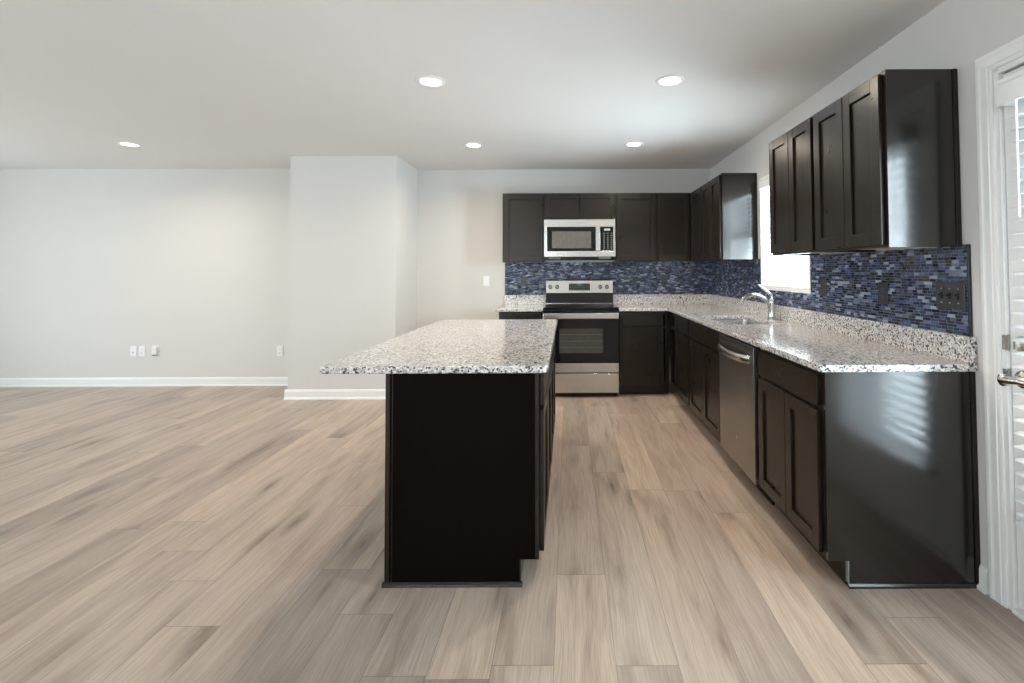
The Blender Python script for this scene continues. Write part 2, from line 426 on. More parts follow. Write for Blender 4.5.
def wall_openings(name, axis, at, out, a0, a1, openings, label):
    """wall slab across a0..a1 with rectangular openings [(u0,u1,z0,z1)]; 'at' inner face, 'out' outer face"""
    b = new(); us = sorted({a0, a1, *[o[0] for o in openings], *[o[1] for o in openings]}); zs = sorted({-.05, C, *[o[2] for o in openings], *[o[3] for o in openings]})
    zs = [z for z in zs if z >= -.05]
    def ins(u, z): return not any(o[0] < u < o[1] and o[2] < z < o[3] for o in openings)
    slab(b, us, zs, ins, min(at, out), max(at, out))
    for v in b.verts:          # (u, z, depth) -> world
        u, z, d = v.co; v.co = (d, u, z) if axis == 'x' else (u, d, z)
    return struct(obj(name, b, 'wall'), label)
wall_openings('wall_right', 'x', W, W+.14, YR-.14, B+.14, [WIN_SINK, (DOOR[0], DOOR[1], -.05, DOOR[3]), WIN_RIGHT], 'painted wall behind the sink run and patio door')
wall_openings('wall_rear', 'y', YR, YR-.14, XL-.14, W, WIN_REAR, 'painted wall behind the camera with two windows')
wall_openings('wall_left', 'x', XL, XL-.14, YR, BL+.12, WIN_LEFT, 'painted left wall of the living area')
struct(bx('wall_back', (-1.7335, W, B, B+.14, -.05, C), 'wall'), 'painted kitchen back wall')
struct(bx('wall_back_left', (XL, -2.808, BL, BL+.14, -.05, C), 'wall'), 'bright living room back wall')
struct(bx('wall_chase', (-2.808, -1.7335, 4.966, B+.14, -.05, C), 'wall'), 'projecting boxed-out wall between living area and kitchen')

def baseboard(name, pts, nx, ny, label):
    """profile run from pts[0] to pts[1], facing normal (nx,ny)"""
    (x0, y0), (x1, y1) = pts; prof = [(0, 0), (.024, 0), (.024, .010), (.014, .020), (.013, .078), (.009, .090), (.004, .096), (0, .096)]
    b = new(); ra = [b.verts.new((x0 + nx*p[0], y0 + ny*p[0], p[1])) for p in prof]; rb = [b.verts.new((x1 + nx*p[0], y1 + ny*p[0], p[1])) for p in prof]
    b.faces.new(ra); b.faces.new(rb[::-1])
    for i in range(len(prof)-1): b.faces.new((ra[i], ra[i+1], rb[i+1], rb[i]))
    return struct(obj(name, b, 'trim'), label)
baseboard('baseboard_back_left', ((XL, BL), (-2.808, BL)), 0, -1, 'white baseboard under the bright living room wall')
baseboard('baseboard_chase', ((-2.808-.024, 4.966), (-1.7335+.024, 4.966)), 0, -1, 'white baseboard across the front of the projecting wall')
baseboard('baseboard_chase_left', ((-2.808, 4.966), (-2.808, BL)), -1, 0, 'white baseboard on the left side of the projecting wall')
baseboard('baseboard_chase_right', ((-1.7335, 4.966), (-1.7335, B)), 1, 0, 'white baseboard on the right side of the projecting wall')
baseboard('baseboard_back', ((-1.7335, B), (-.72, B)), 0, -1, 'white baseboard behind the island')
baseboard('baseboard_right', ((W, 1.962), (W, 2.000)), -1, 0, 'short white baseboard between cabinet end and door casing')
baseboard('baseboard_right_rear', ((W, YR), (W, .82)), -1, 0, 'white baseboard behind the camera')
baseboard('baseboard_left', ((XL, YR), (XL, BL)), 1, 0, 'white baseboard on the left wall')
baseboard('baseboard_rear', ((XL, YR), (W, YR)), 0, 1, 'white baseboard on the rear wall')

# plain windows behind the camera
def plain_window(name, axis, at, o, sgn, label):
    """frame, meeting rail and pane set in an opening; sgn: outward direction along the axis"""
    u0, u1, z0, z1 = o
    def bb(b, a0, a1, c0, c1, w0, w1):
        d0, d1 = at + sgn*w0, at + sgn*w1
        if axis == 'x': box(b, d0, d1, a0, a1, c0, c1)
        else: box(b, a0, a1, d0, d1, c0, c1)
    t = .05
    b = new()
    for q in ((u0, u0+t, z0, z1), (u1-t, u1, z0, z1), (u0+t, u1-t, z0, z0+t), (u0+t, u1-t, z1-t, z1), ((u0+u1)/2-.03, (u0+u1)/2+.03, z0+t, z1-t)): bb(b, *q, .05, .12)
    r = struct(obj(name, b, 'vinyl', bevel=.003), label)
    b = new(); zm = (z0+z1)/2
    for q in ((u0+t, (u0+u1)/2-.03), ((u0+u1)/2+.03, u1-t)): bb(b, *q, zm-.025, zm+.025, .06, .11)
    obj('meeting_rail', b, 'vinyl', r)
    b = new()
    for q in ((u0+t, (u0+u1)/2-.03), ((u0+u1)/2+.03, u1-t)):
        bb(b, *q, z0+t, zm-.025, .083, .087); bb(b, *q, zm+.025, z1-t, .083, .087)
    obj('pane', b, 'glass', r)
    b = new(); bb(b, u0-.05, u1+.05, z0-.02, z0, -.03, .05); obj('sill', b, 'trim', r, .002)
plain_window('window_2', 'x', W, WIN_RIGHT, 1, 'white window in the right wall behind the camera')
plain_window('window_3', 'y', YR, WIN_REAR[0], -1, 'left white window in the rear wall')
plain_window('window_4', 'y', YR, WIN_REAR[1], -1, 'right white window in the rear wall')
plain_window('window_5', 'x', XL, WIN_LEFT[0], -1, 'near white window in the left wall')
plain_window('window_6', 'x', XL, WIN_LEFT[1], -1, 'far white window in the left wall')

# window over the sink
y0, y1, z0, z1 = WIN_SINK
b = new()
for q in ((y0, y0+.045, z0, z1), (y1-.045, y1, z0, z1), (y0+.045, y1-.045, z0, z0+.045), (y0+.045, y1-.045, z1-.045, z1)): box(b, W+.06, W+.12, *q)
win = struct(obj('window_1', b, 'vinyl', bevel=.003), 'white window over the kitchen sink')
b = new(); zm = (z0+z1)/2; box(b, W+.065, W+.115, y0+.045, y1-.045, zm-.022, zm+.022); obj('meeting_rail', b, 'vinyl', win)
b = new(); box(b, W+.088, W+.092, y0+.045, y1-.045, z0+.045, zm-.022); box(b, W+.088, W+.092, y0+.045, y1-.045, zm+.022, z1-.045); obj('pane', b, 'glass', win)
b = new()   # white liner of the opening, edge flush with the tile
for q in ((y0-.001, y0+.016, z0, z1), (y1-.016, y1+.001, z0, z1), (y0+.016, y1-.016, z0-.001, z0+.02), (y0+.016, y1-.016, z1-.016, z1+.001)): box(b, W-.012, W+.06, *q)
obj('window_liner', b, 'trim', win, .002)

def blind(name, label, x, ya, yb, za, zb, pitch, tilt, width=.05, valance=.075, slat_mat='blind', group=None, thick=.0028):
    """2-inch horizontal blind hanging in the plane X = x"""
    t = thing(name, label, 'blind', (x, (ya+yb)/2, za), group)
    b = new(); box(b, x-.026, x+.026, ya, yb, zb-.045, zb); obj('head_rail', b, 'blind', t, .002)
    b = new(); prism(b, [(x-.044, zb-valance), (x-.032, zb-valance), (x-.032, zb+.006), (x-.050, zb+.006), (x-.050, zb-.008), (x-.044, zb-.014)], 'y', ya-.008, yb+.008)
    for yy in (ya-.008, yb-.004):
        box(b, x-.032, x+.022, yy, yy+.012, zb-valance, zb+.006)
    obj('valance', b, 'blind', t, .0015)
    b = new(); z = za + .045; n_ = 5; h = width/2
    while z < zb - valance - .0:
        pr_ = []
        for i in range(n_+1):
            s = -h + width*i/n_; c_ = .003 * (1 - (s/h)**2)
            pr_.append((x + s*math.cos(tilt), z + s*math.sin(tilt) + c_))
        low = [(p[0], p[1]-thick) for p in pr_][::-1]
        prism(b, pr_ + low, 'y', ya, yb); z += pitch
    obj('slats', b, slat_mat, t)
    b = new(); box(b, x-.026, x+.026, ya, yb, za, za+.018); obj('bottom_rail', b, 'blind', t, .003)
    b = new()
    for yy in (ya+.10, (ya+yb)/2, yb-.10):
        for dx in (-.0265, .0265): box(b, x+dx-.0006, x+dx+.0006, yy-.0015, yy+.0015, za+.01, zb-.04)
    obj('ladder_cord', b, 'blind', t)
    b = new(); cyl(b, (x-.034, yb-.06, zb-.05), (0, 0, -1), .004, .45, 8); obj('tilt_wand', b, 'plastic', t)
    return t
blind('window_blind', 'white horizontal slat blind filling the window over the sink', W+.022, y0+.02, y1-.02, z0+.022, z1-.022, .043, math.radians(-12), .042)

# patio door
y0, y1, _, z1 = DOOR
door = struct(bpy.data.objects.new('door_1', None), 'white patio door with a full glass lite and blind'); COL.objects.link(door); door.location = (W, (y0+y1)/2, 0)
b = new()     # casing: one moulded profile mitred round the opening
prof = [(.010, 0), (.010, .008), (.018, .010), (.026, .010), (.030, .013), (.054, .013), (.060, .014), (.065, .016), (.077, .016), (.079, .014), (.079, 0)]
rings = [[b.verts.new((W - t_, yy, zz)) for yy, zz in ((y0-d, 0), (y0-d, z1+d), (y1+d, z1+d), (y1+d, 0))] for d, t_ in prof]
for r0, r1 in zip(rings, rings[1:]):
    for k in range(3): b.faces.new((r0[k], r0[k+1], r1[k+1], r1[k]))
b.faces.new([r[0] for r in rings]); b.faces.new([r[3] for r in rings][::-1])
obj('door_casing', b, 'trim', door)
b = new()
box(b, W-.002, W+.14, y0-.012, y0+.012, 0, z1); box(b, W-.002, W+.14, y1-.012, y1+.012, 0, z1); box(b, W-.002, W+.14, y0+.012, y1-.012, z1-.012, z1+.012)
obj('door_jamb', b, 'trim', door, .0015)
b = new(); box(b, W-.012, W+.16, y0+.012, y1-.012, 0, .018); obj('threshold', b, 'trim', door, .004)
sy0, sy1, sz0, sz1 = y0+.016, y1-.016, .024, z1-.018
gx0, gx1 = W+.012, W+.056
ly0, ly1, lz0, lz1 = sy0+.13, sy1-.13, .34, sz1-.13
b = new()
for q in ((sy0, ly0, sz0, sz1), (ly1, sy1, sz0, sz1), (ly0, ly1, sz0, lz0), (ly0, ly1, lz1, sz1)): box(b, gx0, gx1, *q)
slab_o = obj('door_slab', b, 'trim', door, .0015)
b = new()
for q in ((ly0-.012, ly0+.018, lz0-.012, lz1+.012), (ly1-.018, ly1+.012, lz0-.012, lz1+.012), (ly0+.018, ly1-.018, lz0-.012, lz0+.018), (ly0+.018, ly1-.018, lz1-.018, lz1+.012)): box(b, gx0-.008, gx0, *q)
obj('lite_frame', b, 'vinyl', door, .003)
b = new(); box(b, gx0+.018, gx0+.024, ly0, ly1, lz0, lz1); obj('pane', b, 'glass', door)
b = new()
box(b, W+.020, W+.026, y1-.0165, y1-.0115, sz0, sz1); box(b, W+.020, W+.026, sy0, sy1, sz1+.001, sz1+.007)
obj('weather_seal', b, 'rubber', door)
# lever handle and deadbolt on the latch side
hy = sy1 - .052
b = new(); lathe(b, (gx0, hy, .868), (-1, 0, 0), [(.033, 0), (.034, .004), (.030, .011), (.018, .015), (.0135, .02), (.0135, .064), (.022, .070), (.022, .082), (.012, .090), (.0, .091)])
hd = obj('door_handle', b, 'nickel', door, smooth=True)
b = new(); sweep(b, [(gx0-.078, hy+.006, .868), (gx0-.082, hy-.02, .869), (gx0-.080, hy-.06, .874), (gx0-.076, hy-.10, .872), (gx0-.074, hy-.118, .868)], [.015, .0125, .0105, .009, .006], 12); obj('lever', b, 'nickel', hd, smooth=True)
b = new(); lathe(b, (gx0, hy, .995), (-1, 0, 0), [(.031, 0), (.032, .004), (.026, .014), (.012, .017), (.0, .018)]); box(b, gx0-.034, gx0-.014, hy-.005, hy+.005, .978, 1.012)
obj('deadbolt', b, 'nickel', door, smooth=True)
b = new()
for zz in (.868, .995): box(b, W+.002, W+.0115, y1-.0125, y1-.0105, zz-.030, zz+.030); box(b, W-.0035, W+.003, y1-.012, y1+.004, zz-.028, zz+.028)
obj('strike_plate', b, 'nickel', door)
blind('window_blind', 'white horizontal slat blind hanging on the glass patio door', gx0-.036, y0+.075, y1-.082, .355, 1.955, .0475, math.radians(7), .050, .085)

# outside ground so that nothing floats in a void
struct(bx('trim_1', (W+.16, W+9, -6, 12, -.18, -.12), 'ground'), 'pale concrete patio outside the door')
struct(bx('added_backdrop', (W+.16, W+2.6, 2.35, 2.47, -.12, 2.7), 'backdrop'), 'grey wall added outside the patio door to darken the blind gaps')  # added wall, blocks the bright outdoors behind the door blind

# ------------------------------------------------------------------ cabinets
def shaker(name, fr, u0, u1, z0, z1, parent, mat='espresso', w0=.001, th=.019, rail=.057):
    """recessed-panel door: a frame around a sunk flat panel, one mesh"""
    b = new(); a, c = u0, u1
    fr.b(b, a, a+rail, w0, w0+th, z0, z1); fr.b(b, c-rail, c, w0, w0+th, z0, z1)
    fr.b(b, a+rail, c-rail, w0, w0+th, z0, z0+rail); fr.b(b, a+rail, c-rail, w0, w0+th, z1-rail, z1)
    fr.b(b, a+rail, c-rail, w0, w0+th-.011, z0+rail, z1-rail)
    return obj(name, b, mat, parent, .0018)
def drawer(fr, u0, u1, z0, z1, parent):
    b = new(); fr.b(b, u0, u1, .001, .020, z0, z1); return obj('drawer', b, 'espresso', parent, .0025)

def base_cabinet(label, fr, u0, u1, depth, doors, drawers, group, kick=.075, zk=.103, top=ZC-.001, frame_u=None):
    """carcass of panels with a face frame; doors/drawers in (u0,u1)"""
    um = (u0+u1)/2; t = thing('base_cabinet', label, 'cabinet', fr.p(um, -depth/2, 0), group)
    b = new(); s = .018
    fr.b(b, u0, u0+s, -depth, -.019, zk, top); fr.b(b, u1-s, u1, -depth, -.019, zk, top)
    fr.b(b, u0+s, u1-s, -depth, -.019, zk, zk+s); fr.b(b, u0+s, u1-s, -depth, -depth+.006, zk+s, top)
    # legs of the sides down to the floor behind the kick
    fr.b(b, u0, u0+s, -depth, -kick-.018, 0, zk); fr.b(b, u1-s, u1, -depth, -kick-.018, 0, zk)
    obj('carcass', b, 'espresso', t)
    b = new(); st = .038
    fr.b(b, u0, u0+st, -.019, 0, zk, top); fr.b(b, u1-st, u1, -.019, 0, zk, top)
    fr.b(b, u0+st, u1-st, -.019, 0, zk, zk+.04); fr.b(b, u0+st, u1-st, -.019, 0, top-.04, top); fr.b(b, u0+st, u1-st, -.019, 0, .680, .715)
    obj('face_frame', b, 'espresso', t, .001)
    b = new(); fr.b(b, u0, u1, -kick-.017, -kick, .001, zk); obj('toe_kick', b, 'espresso', t)
    for a, c in drawers: drawer(fr, a, c, .712, .838, t)
    for a, c in doors: shaker('door', fr, a, c, .118, .694, t)
    return t
def wall_cabinet(label, fr, u0, u1, z0, z1, depth, doors, group, rail=.057, stile=None, mat='espresso', dz=(.012, .014)):
    um = (u0+u1)/2; t = thing('wall_cabinet', label, 'cabinet', fr.p(um, -depth/2, z0), group)
    b = new(); s = .016; st = .038
    fr.b(b, u0, u0+s, -depth, -.019, z0, z1); fr.b(b, u1-s, u1, -depth, -.019, z0, z1)
    fr.b(b, u0+s, u1-s, -depth, -.019, z1-s, z1); fr.b(b, u0+s, u1-s, -depth, -depth+.006, z0+.02, z1-s)
    obj('carcass', b, mat, t)
    b = new(); fr.b(b, u0+s, u1-s, -depth, -.019, z0+.012, z0+.024); obj('underside', b, 'maple', t, label='pale raw maple underside')
    b = new()
    fr.b(b, u0, u0+st, -.019, 0, z0, z1); fr.b(b, u1-st, u1, -.019, 0, z0, z1)
    fr.b(b, u0+st, u1-st, -.019, 0, z0, z0+.04); fr.b(b, u0+st, u1-st, -.019, 0, z1-.04, z1)
    obj('face_frame', b, mat, t, .001)
    for a, c in doors: shaker('door', fr, a, c, z0+dz[0], z1-dz[1], t, rail=rail)
    return t

FXR = 1.040                      # face plane of the right base run
fr = FR('-x', FXR); DB = W - .004 - FXR
G = 'base cabinets along the right wall'
near = base_cabinet('base cabinet nearest the camera in the sink run, glossy end panel beside the patio door', fr, YN+.018, 2.690, DB, [(YN+.036, 2.346), (2.352, 2.672)], [(YN+.036, 2.672)], G)
b = new(); prism(b, [(FXR-.001, .103), (FXR-.001, ZC-.001), (W-.002, ZC-.001), (W-.002, .0), (FXR+.078, .0), (FXR+.078, .103)], 'y', YN, YN+.017)
ep = obj('end_panel', b, 'panel', near, .0008, label='glossy dark end panel with a toe notch and pale scuffs')
b = new(); box(b, W-.020, W-.002, YN-.006, YN, .016, ZC-.001); obj('scribe_strip', b, 'espresso', near, .0015)
b = new(); box(b, FXR-.002, FXR+.012, YN-.003, YN, .103, ZC-.001); obj('corner_bead', b, 'panel', near, .001)
b = new(); prism(b, [(YN, .0), (YN-.011, .0), (YN-.009, .008), (YN-.003, .014), (YN, .015)], 'x', FXR+.076, W-.002); obj('shoe_moulding', b, 'panel', near)
b = new(); box(b, FXR+.077, FXR+.0815, YN-.002, YN+.017, .015, .103); obj('panel_edging', b, 'mark', near, label='pale unpainted edge of the notch')
base_cabinet('sink base cabinet, two doors under one wide false drawer front, below the faucet', fr, 3.340, 4.205, DB, [(3.358, 3.770), (3.776, 4.187)], [(3.358, 4.187)], G)
base_cabinet('corner base cabinet with one door, between sink base and back wall run', fr, 4.207, 5.045, DB, [(4.225, 4.760)], [(4.225, 4.760)], G)
# dishwasher
dw = thing('dishwasher', 'stainless dishwasher with a bowed bar handle under the counter', 'dishwasher', (W-.32, 3.015, 0))
b = new(); box(b, FXR+.004, W-.02, 2.702, 3.328, .10, ZC-.006); obj('tub', b, 'black', dw)
b = new(); box(b, FXR-.030, FXR+.004, 2.710, 3.320, .105, ZC-.012); obj('door', b, 'steel_dark', dw, .004, seg=3)
b = new(); box(b, FXR-.0305, FXR-.0295, 2.80, 3.23, .838, .841); obj('control_strip', b, 'black', dw)
b = new()
N_ = 18; pts = []
for i in range(N_+1):
    s = i/N_; yy = 2.755 + s*(3.275-2.755); pts.append((FXR-.030 - .048*math.sin(math.pi*min(1, max(0, s)))**.45 - .0, yy, .772))
sec = [(.009, -.019), (.009, .019), (-.003, .022), (-.009, .012), (-.009, -.012), (-.003, -.022)]
rings = []
for i, p in enumerate(pts):
    a_ = Vector(pts[max(0, i-1)]); c_ = Vector(pts[min(N_, i+1)]); t_ = (c_-a_).normalized(); nn = Vector((t_.y, -t_.x, 0))
    rings.append([b.verts.new(Vector(p) + nn*s_[0] + Vector((0, 0, s_[1]))) for s_ in sec])
for a_, c_ in zip(rings, rings[1:]):
    for k in range(6): b.faces.new((a_[k], a_[(k+1) % 6], c_[(k+1) % 6], c_[k]))
b.faces.new(rings[0]); b.faces.new(rings[-1][::-1])
obj('handle', b, 'steel', dw, smooth=True, label='bright bowed bar handle')
b = new(); cyl(b, (FXR-.030, 3.015-.02, .27), (-1, 0, 0), .012, .001, 20); obj('emblem', b, 'chrome', dw)
b = new(); box(b, FXR+.060, FXR+.075, 2.702, 3.328, .001, .100); obj('toe_kick', b, 'black', dw)

# back run
FYB = 5.030; frb = FR('-y', FYB); DBB = B - .004 - FYB
G = 'base cabinets along the back wall'
base_cabinet('narrow base cabinet left of the stainless range, half hidden by the island', frb, -.705, -.262, DBB, [(-.687, -.280)], [(-.687, -.280)], G)
base_cabinet('base cabinet right of the stainless range with one drawer over one door', frb, .520, 1.020, DBB, [(.545, .965)], [(.545, .965)], G)

# wall cabinets
FXU = 1.344; fu = FR('-x', FXU); DU = W - .003 - FXU; G = 'wall cabinets on the right wall'
c1 = wall_cabinet('two-door wall cabinet nearest the camera, its glossy end facing the patio door', fu, 2.062, 2.650, UZ0, UZ1, DU, [(2.078, 2.352), (2.358, 2.636)], G)
b = new(); box(b, FXU-.0005, W-.003, 2.0575, 2.0615, UZ0-.001, UZ1); obj('end_panel', b, 'panel', c1, .0005, label='glossy end panel reflecting the patio door')
b = new(); box(b, W-.022, W-.003, 2.052, 2.0575, UZ0-.001, UZ1); obj('scribe_strip', b, 'espresso', c1, .0015)
wall_cabinet('two-door wall cabinet on the right wall, next to the sink window, second from the camera', fu, 2.652, 3.236, UZ0, UZ1, DU, [(2.668, 2.938), (2.944, 3.222)], G)
c2 = wall_cabinet('two-door wall cabinet on the far side of the sink window', fu, 4.274, 4.880, UZ0, UZ1, DU, [(4.290, 4.574), (4.580, 4.866)], G)
b = new(); box(b, FXU-.0005, W-.003, 4.2695, 4.2735, UZ0-.001, UZ1); obj('end_panel', b, 'panel', c2, .0005, label='glossy end panel catching the window light')
b = new(); box(b, W-.018, W-.003, 4.265, 4.2695, UZ0-.001, UZ1); obj('scribe_strip', b, 'espresso', c2, .0015)
FYU = 5.357; fb = FR('-y', FYU); DUB = B - .003 - FYU; G = 'wall cabinets on the back wall'
wall_cabinet('corner wall cabinet with a narrow door facing the sink side, beside the back corner', fu, 4.882, 5.335, UZ0, UZ1, DU, [(4.897, 5.300)], 'wall cabinets on the right wall')
wall_cabinet('single-door wall cabinet at the left end, left of the microwave', fb, -.712, -.262, UZ0, UZ1, DUB, [(-.696, -.278)], G)
wall_cabinet('short two-door wall cabinet directly above the microwave', fb, -.260, .516, 1.826, UZ1, DUB, [(-.244, .122), (.128, .500)], G, rail=.05)
wall_cabinet('single-door wall cabinet immediately right of the microwave', fb, .518, .972, UZ0, UZ1, DUB, [(.536, .956)], G)
wall_cabinet('narrow wall cabinet on the back wall at the corner', fb, .974, 1.341, UZ0, UZ1, DUB, [(.990, 1.322)], G)

# ------------------------------------------------------------------ island
IX0, IX1 = -.7425, -.1233; IY0, IY1 = 2.0307, 3.880
fi = FR('+x', IX1); DI = IX1 - (IX0 + .022); G = 'base cabinets of the island'
ym = 2.960
i1 = base_cabinet('island base cabinet nearest the camera with a plain dark end panel', fi, IY0+.018, ym-.001, DI, [(IY0+.034, 2.490), (2.496, ym-.018)], [(IY0+.034, 2.490), (2.496, ym-.018)], G)
i2 = base_cabinet('island base cabinet at the far end, facing the sink run', fi, ym+.001, IY1, DI, [(ym+.018, 3.416), (3.422, IY1-.018)], [(ym+.018, 3.416), (3.422, IY1-.018)], G)
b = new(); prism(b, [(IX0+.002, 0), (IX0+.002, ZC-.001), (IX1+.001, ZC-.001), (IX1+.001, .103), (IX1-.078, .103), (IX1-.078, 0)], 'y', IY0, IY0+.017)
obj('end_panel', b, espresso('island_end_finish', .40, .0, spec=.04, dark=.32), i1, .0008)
for q in ((IX0-.004, IX0+.014, IY0-.005, IY0, .016, ZC-.001), (IX0+.022, IX0+.026, IY0-.003, IY0, .016, ZC-.001), (IX1-.014, IX1+.002, IY0-.003, IY0, .104, ZC-.001)): bx('corner_moulding', q, 'espresso', i1, .0015)
b = new(); prism(b, [(IY0, .0), (IY0-.012, .0), (IY0-.010, .010), (IY0-.003, .017), (IY0, .018)], 'x', IX0-.012, IX1-.066); obj('shoe_moulding', b, 'panel', i1)
b = new(); box(b, IX0, IX0+.018, IY0+.018, IY1, 0, ZC-.001); bk = obj('island_back_panel', b, 'espresso', None)
tag(bk, 'long dark back panel on the seating side of the island', 'panel')

def rounded_rect(x0, x1, y0, y1, r, n=6):
    pts = []
    for cx, cy, a0 in ((x1-r, y0+r, -90), (x1-r, y1-r, 0), (x0+r, y1-r, 90), (x0+r, y0+r, 180)):
        for i in range(n+1):
            a = math.radians(a0 + 90*i/n); pts.append((cx + r*math.cos(a), cy + r*math.sin(a)))
    return pts
b = new(); prism(b, rounded_rect(-1.010, -.083, 1.992, 3.915, .030), 'z', ZC, ZT)
o = obj('island_countertop', b, 'granite', bevel=.009, seg=4, smooth=True); tag(o, 'speckled granite slab with rounded edges on top of the island', 'countertop')

# perimeter countertops
SK = (1.120, 1.500, 3.485, 4.150)    # sink opening
XF = 1.008; YF = 4.990
b = new(); xs = [.514, XF, SK[0], SK[1], W-.002]; ys = [1.988, SK[2], SK[3], YF, B-.002]
def in_L(x, y):
    if SK[0] < x < SK[1] and SK[2] < y < SK[3]: return False
    return x > XF or y > YF
slab(b, xs, ys, in_L, ZC, ZT)
ct = obj('kitchen_countertop', b, 'granite', bevel=.006, seg=3); tag(ct, 'L-shaped speckled granite countertop from the range round to the patio door, holding the sink', 'countertop')
b = new(); slab(b, [.514, W-.022, W-.002], [1.992, B-.022, B-.002], lambda x, y: x > W-.022 or y > B-.022, ZT, ZG); obj('upstand', b, 'granite', ct, .002)
b = new(); box(b, -.735, -.256, YF, B-.002, ZC, ZT); ct2 = obj('kitchen_countertop', b, 'granite', bevel=.006, seg=3); tag(ct2, 'short granite countertop piece left of the range', 'countertop')
b = new(); box(b, -.735, -.256, B-.022, B-.002, ZT, ZG); obj('upstand', b, 'granite', ct2, .002)

# tile backsplashes
TH = .009; y0, y1, z0, z1 = WIN_SINK
b = new(); box(b, -.724, W-.001, B-TH, B-.001, ZG+.0005, UZ0+.004); box(b, -.256, .514, B-TH, B-.001, .86, ZG+.0005)
o = obj('tile_backsplash', b, 'mosaic'); tag(o, 'dark blue linear mosaic backsplash on the kitchen back wall behind the range', 'backsplash')
b = new(); ys = [YN+.012, y0-.002, y1+.002, B-TH-.0005]; zs = [ZG+.0005, z0-.002, UZ0+.004]
slab(b, ys, zs, lambda u, z: not (y0-.002 < u < y1+.002 and z > z0-.002), 0, TH-.001)
for v in b.verts: v.co = (W-.001-v.co.z, v.co.x, v.co.y)
tb = obj('tile_backsplash', b, 'mosaic'); tag(tb, 'dark blue linear mosaic backsplash on the right wall under the sink window', 'backsplash')
b = new(); box(b, W-TH-.003, W-.001, YN+.002, YN+.012, ZG+.0005, UZ0+.008); obj('edge_trim', b, simple('dark_metal_edge', (.05, .052, .06), .25, .7), tb, .001)
b = new(); box(b, W-TH-.002, W-.001, YN+.012, 2.056, UZ0+.004, UZ0+.008); obj('top_trim', b, 'darkplastic', tb)

# sink and faucet
sk = thing('kitchen_sink', 'undermount stainless steel sink set in the granite below the window', 'sink', ((SK[0]+SK[1])/2, (SK[2]+SK[3])/2, ZC-.2))
b = new(); t_ = .0015; x0, x1, y0, y1 = SK[0]-.002, SK[1]+.002, SK[2]-.002, SK[3]+.002; zb = ZC-.185
outer = rounded_rect(x0, x1, y0, y1, .04); inner = rounded_rect(x0+.012, x1-.012, y0+.012, y1-.012, .05); rim = rounded_rect(x0-.02, x1+.02, y0-.02, y1+.02, .04)
L0 = [b.verts.new((*p, ZC-.001)) for p in rim]; L1 = [b.verts.new((*p, ZC-.001)) for p in outer]; L2 = [b.verts.new((*p, zb+.012)) for p in inner]
inn2 = rounded_rect(x0+.024, x1-.024, y0+.024, y1-.024, .05); L3 = [b.verts.new((*p, zb)) for p in inn2]
for A_, B_ in ((L0, L1), (L1, L2), (L2, L3)):
    for i in range(len(A_)):
        j = (i+1) % len(A_); b.faces.new((A_[i], A_[j], B_[j], B_[i]))
b.faces.new(L3)
o = obj('basin', b, 'steel_sink', sk, smooth=True); md = o.modifiers.new('thick', 'SOLIDIFY'); md.thickness = .0012; md.offset = -1
b = new(); lathe(b, ((x0+x1)/2, (y0+y1)/2, zb+.001), (0, 0, 1), [(.045, 0), (.045, .003), (.036, .004), (.030, .001), (.0, .001)]); obj('drain', b, 'chrome', sk, smooth=True)

fx, fy = 1.566, 3.800
fa = thing('kitchen_faucet', 'chrome single-lever kitchen faucet behind the sink', 'faucet', (fx, fy, ZT))
b = new(); lathe(b, (fx, fy, ZT), (0, 0, 1), [(.033, 0), (.033, .006), (.028, .012), (.026, .03), (.0255, .075), (.027, .10), (.029, .13), (.029, .148), (.024, .158), (.0, .162)]); obj('body', b, 'chrome', fa, smooth=True)
b = new(); P0 = [(fx-.010, fy, ZT+.118), (fx-.045, fy, ZT+.150), (fx-.085, fy, ZT+.178), (fx-.125, fy, ZT+.192), (fx-.165, fy, ZT+.190), (fx-.198, fy, ZT+.176), (fx-.220, fy, ZT+.156)]
sweep(b, P0, [.019, .018, .0165, .0155, .015, .016, .0175], 16); obj('spout', b, 'chrome', fa, smooth=True)
b = new(); cyl(b, (fx-.218, fy, ZT+.160), (-.55, 0, -.83), .0155, .018, 16, .014); obj('aerator', b, 'nickel', fa, smooth=True)
b = new(); sweep(b, [(fx+.004, fy, ZT+.158), (fx+.002, fy, ZT+.178), (fx-.020, fy, ZT+.205), (fx-.055, fy, ZT+.232), (fx-.092, fy, ZT+.262), (fx-.102, fy, ZT+.272)], [.020, .017, .0115, .009, .008, .005], 14, 1.0); obj('lever', b, 'chrome', fa, smooth=True)

# ------------------------------------------------------------------ range
RX0, RX1 = -.250, .508; RYF = 5.000
rg = thing('kitchen_range', 'stainless electric range with black glass cooktop on the back wall', 'range', ((RX0+RX1)/2, 5.32, 0))
b = new(); box(b, RX0, RX1, RYF+.002, B-.012, .035, .885); obj('body', b, 'black', rg, .003)
b = new(); box(b, RX0-.001, RX1+.001, RYF-.028, B-.075, .885, .902); ck = obj('cooktop', b, 'blackglass', rg, .004, seg=3)
ringm = simple('burner_ring_grey', (.10, .10, .10), .2)
for cxr, cyr, rr_ in ((-.07, 5.17, .10), (.33, 5.17, .08), (-.07, 5.42, .075), (.33, 5.42, .10)):
    b = new()
    v0 = [b.verts.new((cxr+rr_*math.cos(a), cyr+rr_*math.sin(a), .9024)) for a in [2*math.pi*i/40 for i in range(40)]]
    v1 = [b.verts.new((cxr+(rr_-.003)*math.cos(a), cyr+(rr_-.003)*math.sin(a), .9024)) for a in [2*math.pi*i/40 for i in range(40)]]
    for i in range(40): b.faces.new((v0[i], v0[(i+1) % 40], v1[(i+1) % 40], v1[i]))
    obj('burner_ring', b, ringm, ck)
